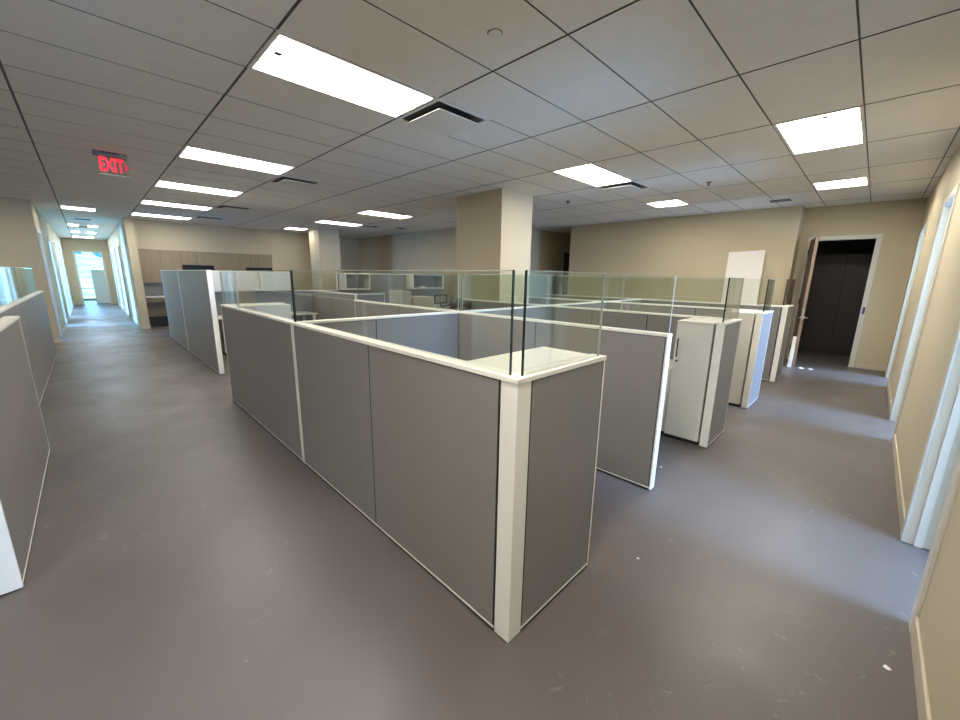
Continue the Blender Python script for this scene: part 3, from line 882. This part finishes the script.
for i in range(4):
    x0 = 1.05 + i * 0.6175
    B(x0 + 0.003, 11.6, 0.68, x0 + 0.6145, 11.62, 0.85).build('drawer', M_WOOD, B0, 0.001)
    B(x0 + 0.003, 11.6, 0.11, x0 + 0.6145, 11.62, 0.67).build('door', M_WOOD, B0, 0.001)
B1 = empty('sink_bay', (0.56, 11.9, 0), 'open oak knee space bay under the left end of the pale counter', 'base cabinet')
B(0.09, 11.62, 0.74, 1.045, 11.64, 0.86).build('apron', M_WOOD, B1)
B(0.09, 12.02, 0.30, 1.045, 12.04, 0.86).build('sloped_panel', M_WOOD, B1)
B(0.09, 12.00, 0.0, 1.045, 12.015, 0.29).build('kick_panel', M_CLOSET, B1)
tag(B(0.085, 11.57, 0.86, 3.52, 12.19, 0.895).build('countertop', M_STONE, None, 0.003), 'pale kitchenette countertop on the oak base cabinets', 'countertop')
tag(B(0.085, 12.185, 0.897, 1.04, 12.198, 1.265).build('backsplash', M_SPLASH), 'grey backsplash under the leftmost oak wall cabinet', 'backsplash')
fa = empty('faucet', (0.62, 12.0, 0.895), 'small metal faucet on the kitchenette counter', 'faucet')
MB().tube((0.62, 12.0, 0.895), (0.62, 12.0, 1.15), 0.014).tube((0.62, 12.0, 1.15), (0.62, 11.86, 1.18), 0.012).tube((0.62, 11.86, 1.18), (0.62, 11.84, 1.10), 0.012).build('spout', M_CHROME, fa)
MB().tube((0.68, 12.0, 0.895), (0.68, 12.0, 0.95), 0.014).tube((0.68, 12.0, 0.95), (0.74, 12.0, 0.97), 0.008).build('lever', M_CHROME, fa)

# ------------------------------------------------------------------ loose things by the far wall
wb = empty('white_board', (8.6, -0.75, 0), 'tall white board leaning on the long beige wall', 'board')
mb = MB()
b0 = 0
mb.v += [(8.60, -0.44, 0.0), (8.60, -1.07, 0.0), (8.685, -1.07, 2.19), (8.685, -0.44, 2.17), (8.625, -0.44, 0.0), (8.625, -1.07, 0.0), (8.71, -1.07, 2.19), (8.71, -0.44, 2.17)]
mb.f += [(0, 3, 2, 1), (4, 5, 6, 7), (0, 1, 5, 4), (1, 2, 6, 5), (2, 3, 7, 6), (3, 0, 4, 7)]; mb.mi += [0] * 6
mb.build('face', M_WB, wb, 0.002)
mb = MB()
mb.v += [(8.596, -1.045, 0.0), (8.596, -1.075, 0.0), (8.681, -1.075, 2.195), (8.681, -1.045, 2.195), (8.628, -1.045, 0.0), (8.628, -1.075, 0.0), (8.713, -1.075, 2.195), (8.713, -1.045, 2.195)]
mb.f += [(0, 3, 2, 1), (4, 5, 6, 7), (0, 1, 5, 4), (1, 2, 6, 5), (2, 3, 7, 6), (3, 0, 4, 7)]; mb.mi += [0] * 6
mb.build('edge_frame', M_TRIM, wb)
def plank(name, x, y, w, t, h, lean, m_, label, cat):
    mb = MB()
    mb.v += [(x, y, 0), (x, y - w, 0), (x + lean, y - w, h), (x + lean, y, h), (x + t, y, 0), (x + t, y - w, 0), (x + t + lean, y - w, h), (x + t + lean, y, h)]
    mb.f += [(0, 3, 2, 1), (4, 5, 6, 7), (0, 1, 5, 4), (1, 2, 6, 5), (2, 3, 7, 6), (3, 0, 4, 7)]; mb.mi += [0] * 6
    return tag(mb.build(name, m_, None, 0.002), label, cat)
plank('wood_plank', 8.60, -1.50, 0.03, 0.02, 1.63, 0.07, M_DOORW, 'dark brown wooden plank standing at the corner of the long wall', 'plank')
plank('wood_plank', 8.80, -1.56, 0.05, 0.03, 1.63, 0.04, M_DOORW, 'thin dark brown plank behind the corner, next to the wooden door', 'plank')
plank('white_offcut', 8.20, -1.79, 0.06, 0.03, 0.57, 0.12, M_WB, 'short white panel piece standing by the foot of the wooden door', 'panel piece')
def scrap(x, y, s, label, grp='floor scraps', m_=None):
    bm = bmesh.new(); bmesh.ops.create_icosphere(bm, subdivisions=2, radius=s)
    for v in bm.verts:
        v.co = Vector((v.co.x * random.uniform(0.7, 1.3), v.co.y * random.uniform(0.7, 1.3), max(0, v.co.z * 0.35 * random.uniform(0.6, 1.3))))
    me = bpy.data.meshes.new('paper_scrap'); bm.to_mesh(me); bm.free(); me.materials.append(m_ or M_WB)
    o = bpy.data.objects.new('paper_scrap', me); COL.objects.link(o); o.location = (x, y, 0.0)
    tag(o, label, 'scrap', grp)
scrap(8.25, -1.99, 0.045, 'crumpled white scrap on the floor before the open door, left one')
scrap(8.28, -2.13, 0.04, 'crumpled white scrap on the floor before the open door, right one')
scrap(2.298, -1.681, 0.010, 'tiny white crumb on the floor right of the blue lit end post')
scrap(1.05, -2.02, 0.007, 'tiny white crumb on the floor right of the near wing')
scrap(1.17, -3.03, 0.012, 'tiny pale chip on the floor by the right baseboard')

# ------------------------------------------------------------------ beyond the hall
tb = empty('grey_divider', (-0.55, 24.5, 0), 'pale grey two part divider standing beyond the end doorway', 'divider')
B(-0.83, 24.48, 0.66, -0.30, 24.54, 1.62).build('upper_panel', M_OUTP, tb)
B(-0.83, 24.46, 0.0, -0.30, 24.56, 0.64).build('lower_panel', M_OUTP, tb)
B(-0.83, 24.47, 0.64, -0.30, 24.55, 0.66).build('rail', M_TRIM, tb)
o = B(-60, 27.8, -4.1, 60, 140, -4.0).build('ground', M_OUTP); o['kind'] = 'structure'
bm = bmesh.new(); bmesh.ops.create_grid(bm, x_segments=60, y_segments=40, size=1.0)
for v in bm.verts:
    x, y = v.co.x * 60, (v.co.y + 1) * 0.5
    v.co = Vector((x, 32 + y * 60, -4 + 8.2 * y + 0.35 * math.sin(x * 0.35 + y * 9) + 0.4 * math.sin(x * 1.1 - y * 17)))
me = bpy.data.meshes.new('hillside'); bm.to_mesh(me); bm.free(); me.materials.append(M_OUTG)
o = bpy.data.objects.new('hillside', me); COL.objects.link(o); o['kind'] = 'structure'
for i in range(9):
    bm = bmesh.new(); bmesh.ops.create_icosphere(bm, subdivisions=3, radius=1)
    for v in bm.verts: v.co *= 1 + 0.18 * math.sin(v.co.x * 7 + i) * math.cos(v.co.z * 6 + v.co.y * 5)
    me = bpy.data.meshes.new('tree'); bm.to_mesh(me); bm.free(); me.materials.append(M_OUTT)
    o = bpy.data.objects.new('tree', me); COL.objects.link(o)
    o.location = (-20 + i * 5.6, 88 + (i % 3) * 2, 3.9 + 0.3 * (i % 2)); o.scale = (2.2, 2, 2.0 + 0.4 * (i % 3))
    tag(o, 'blue green tree on the ridge seen through the hall end doorway', 'tree', 'ridge trees')
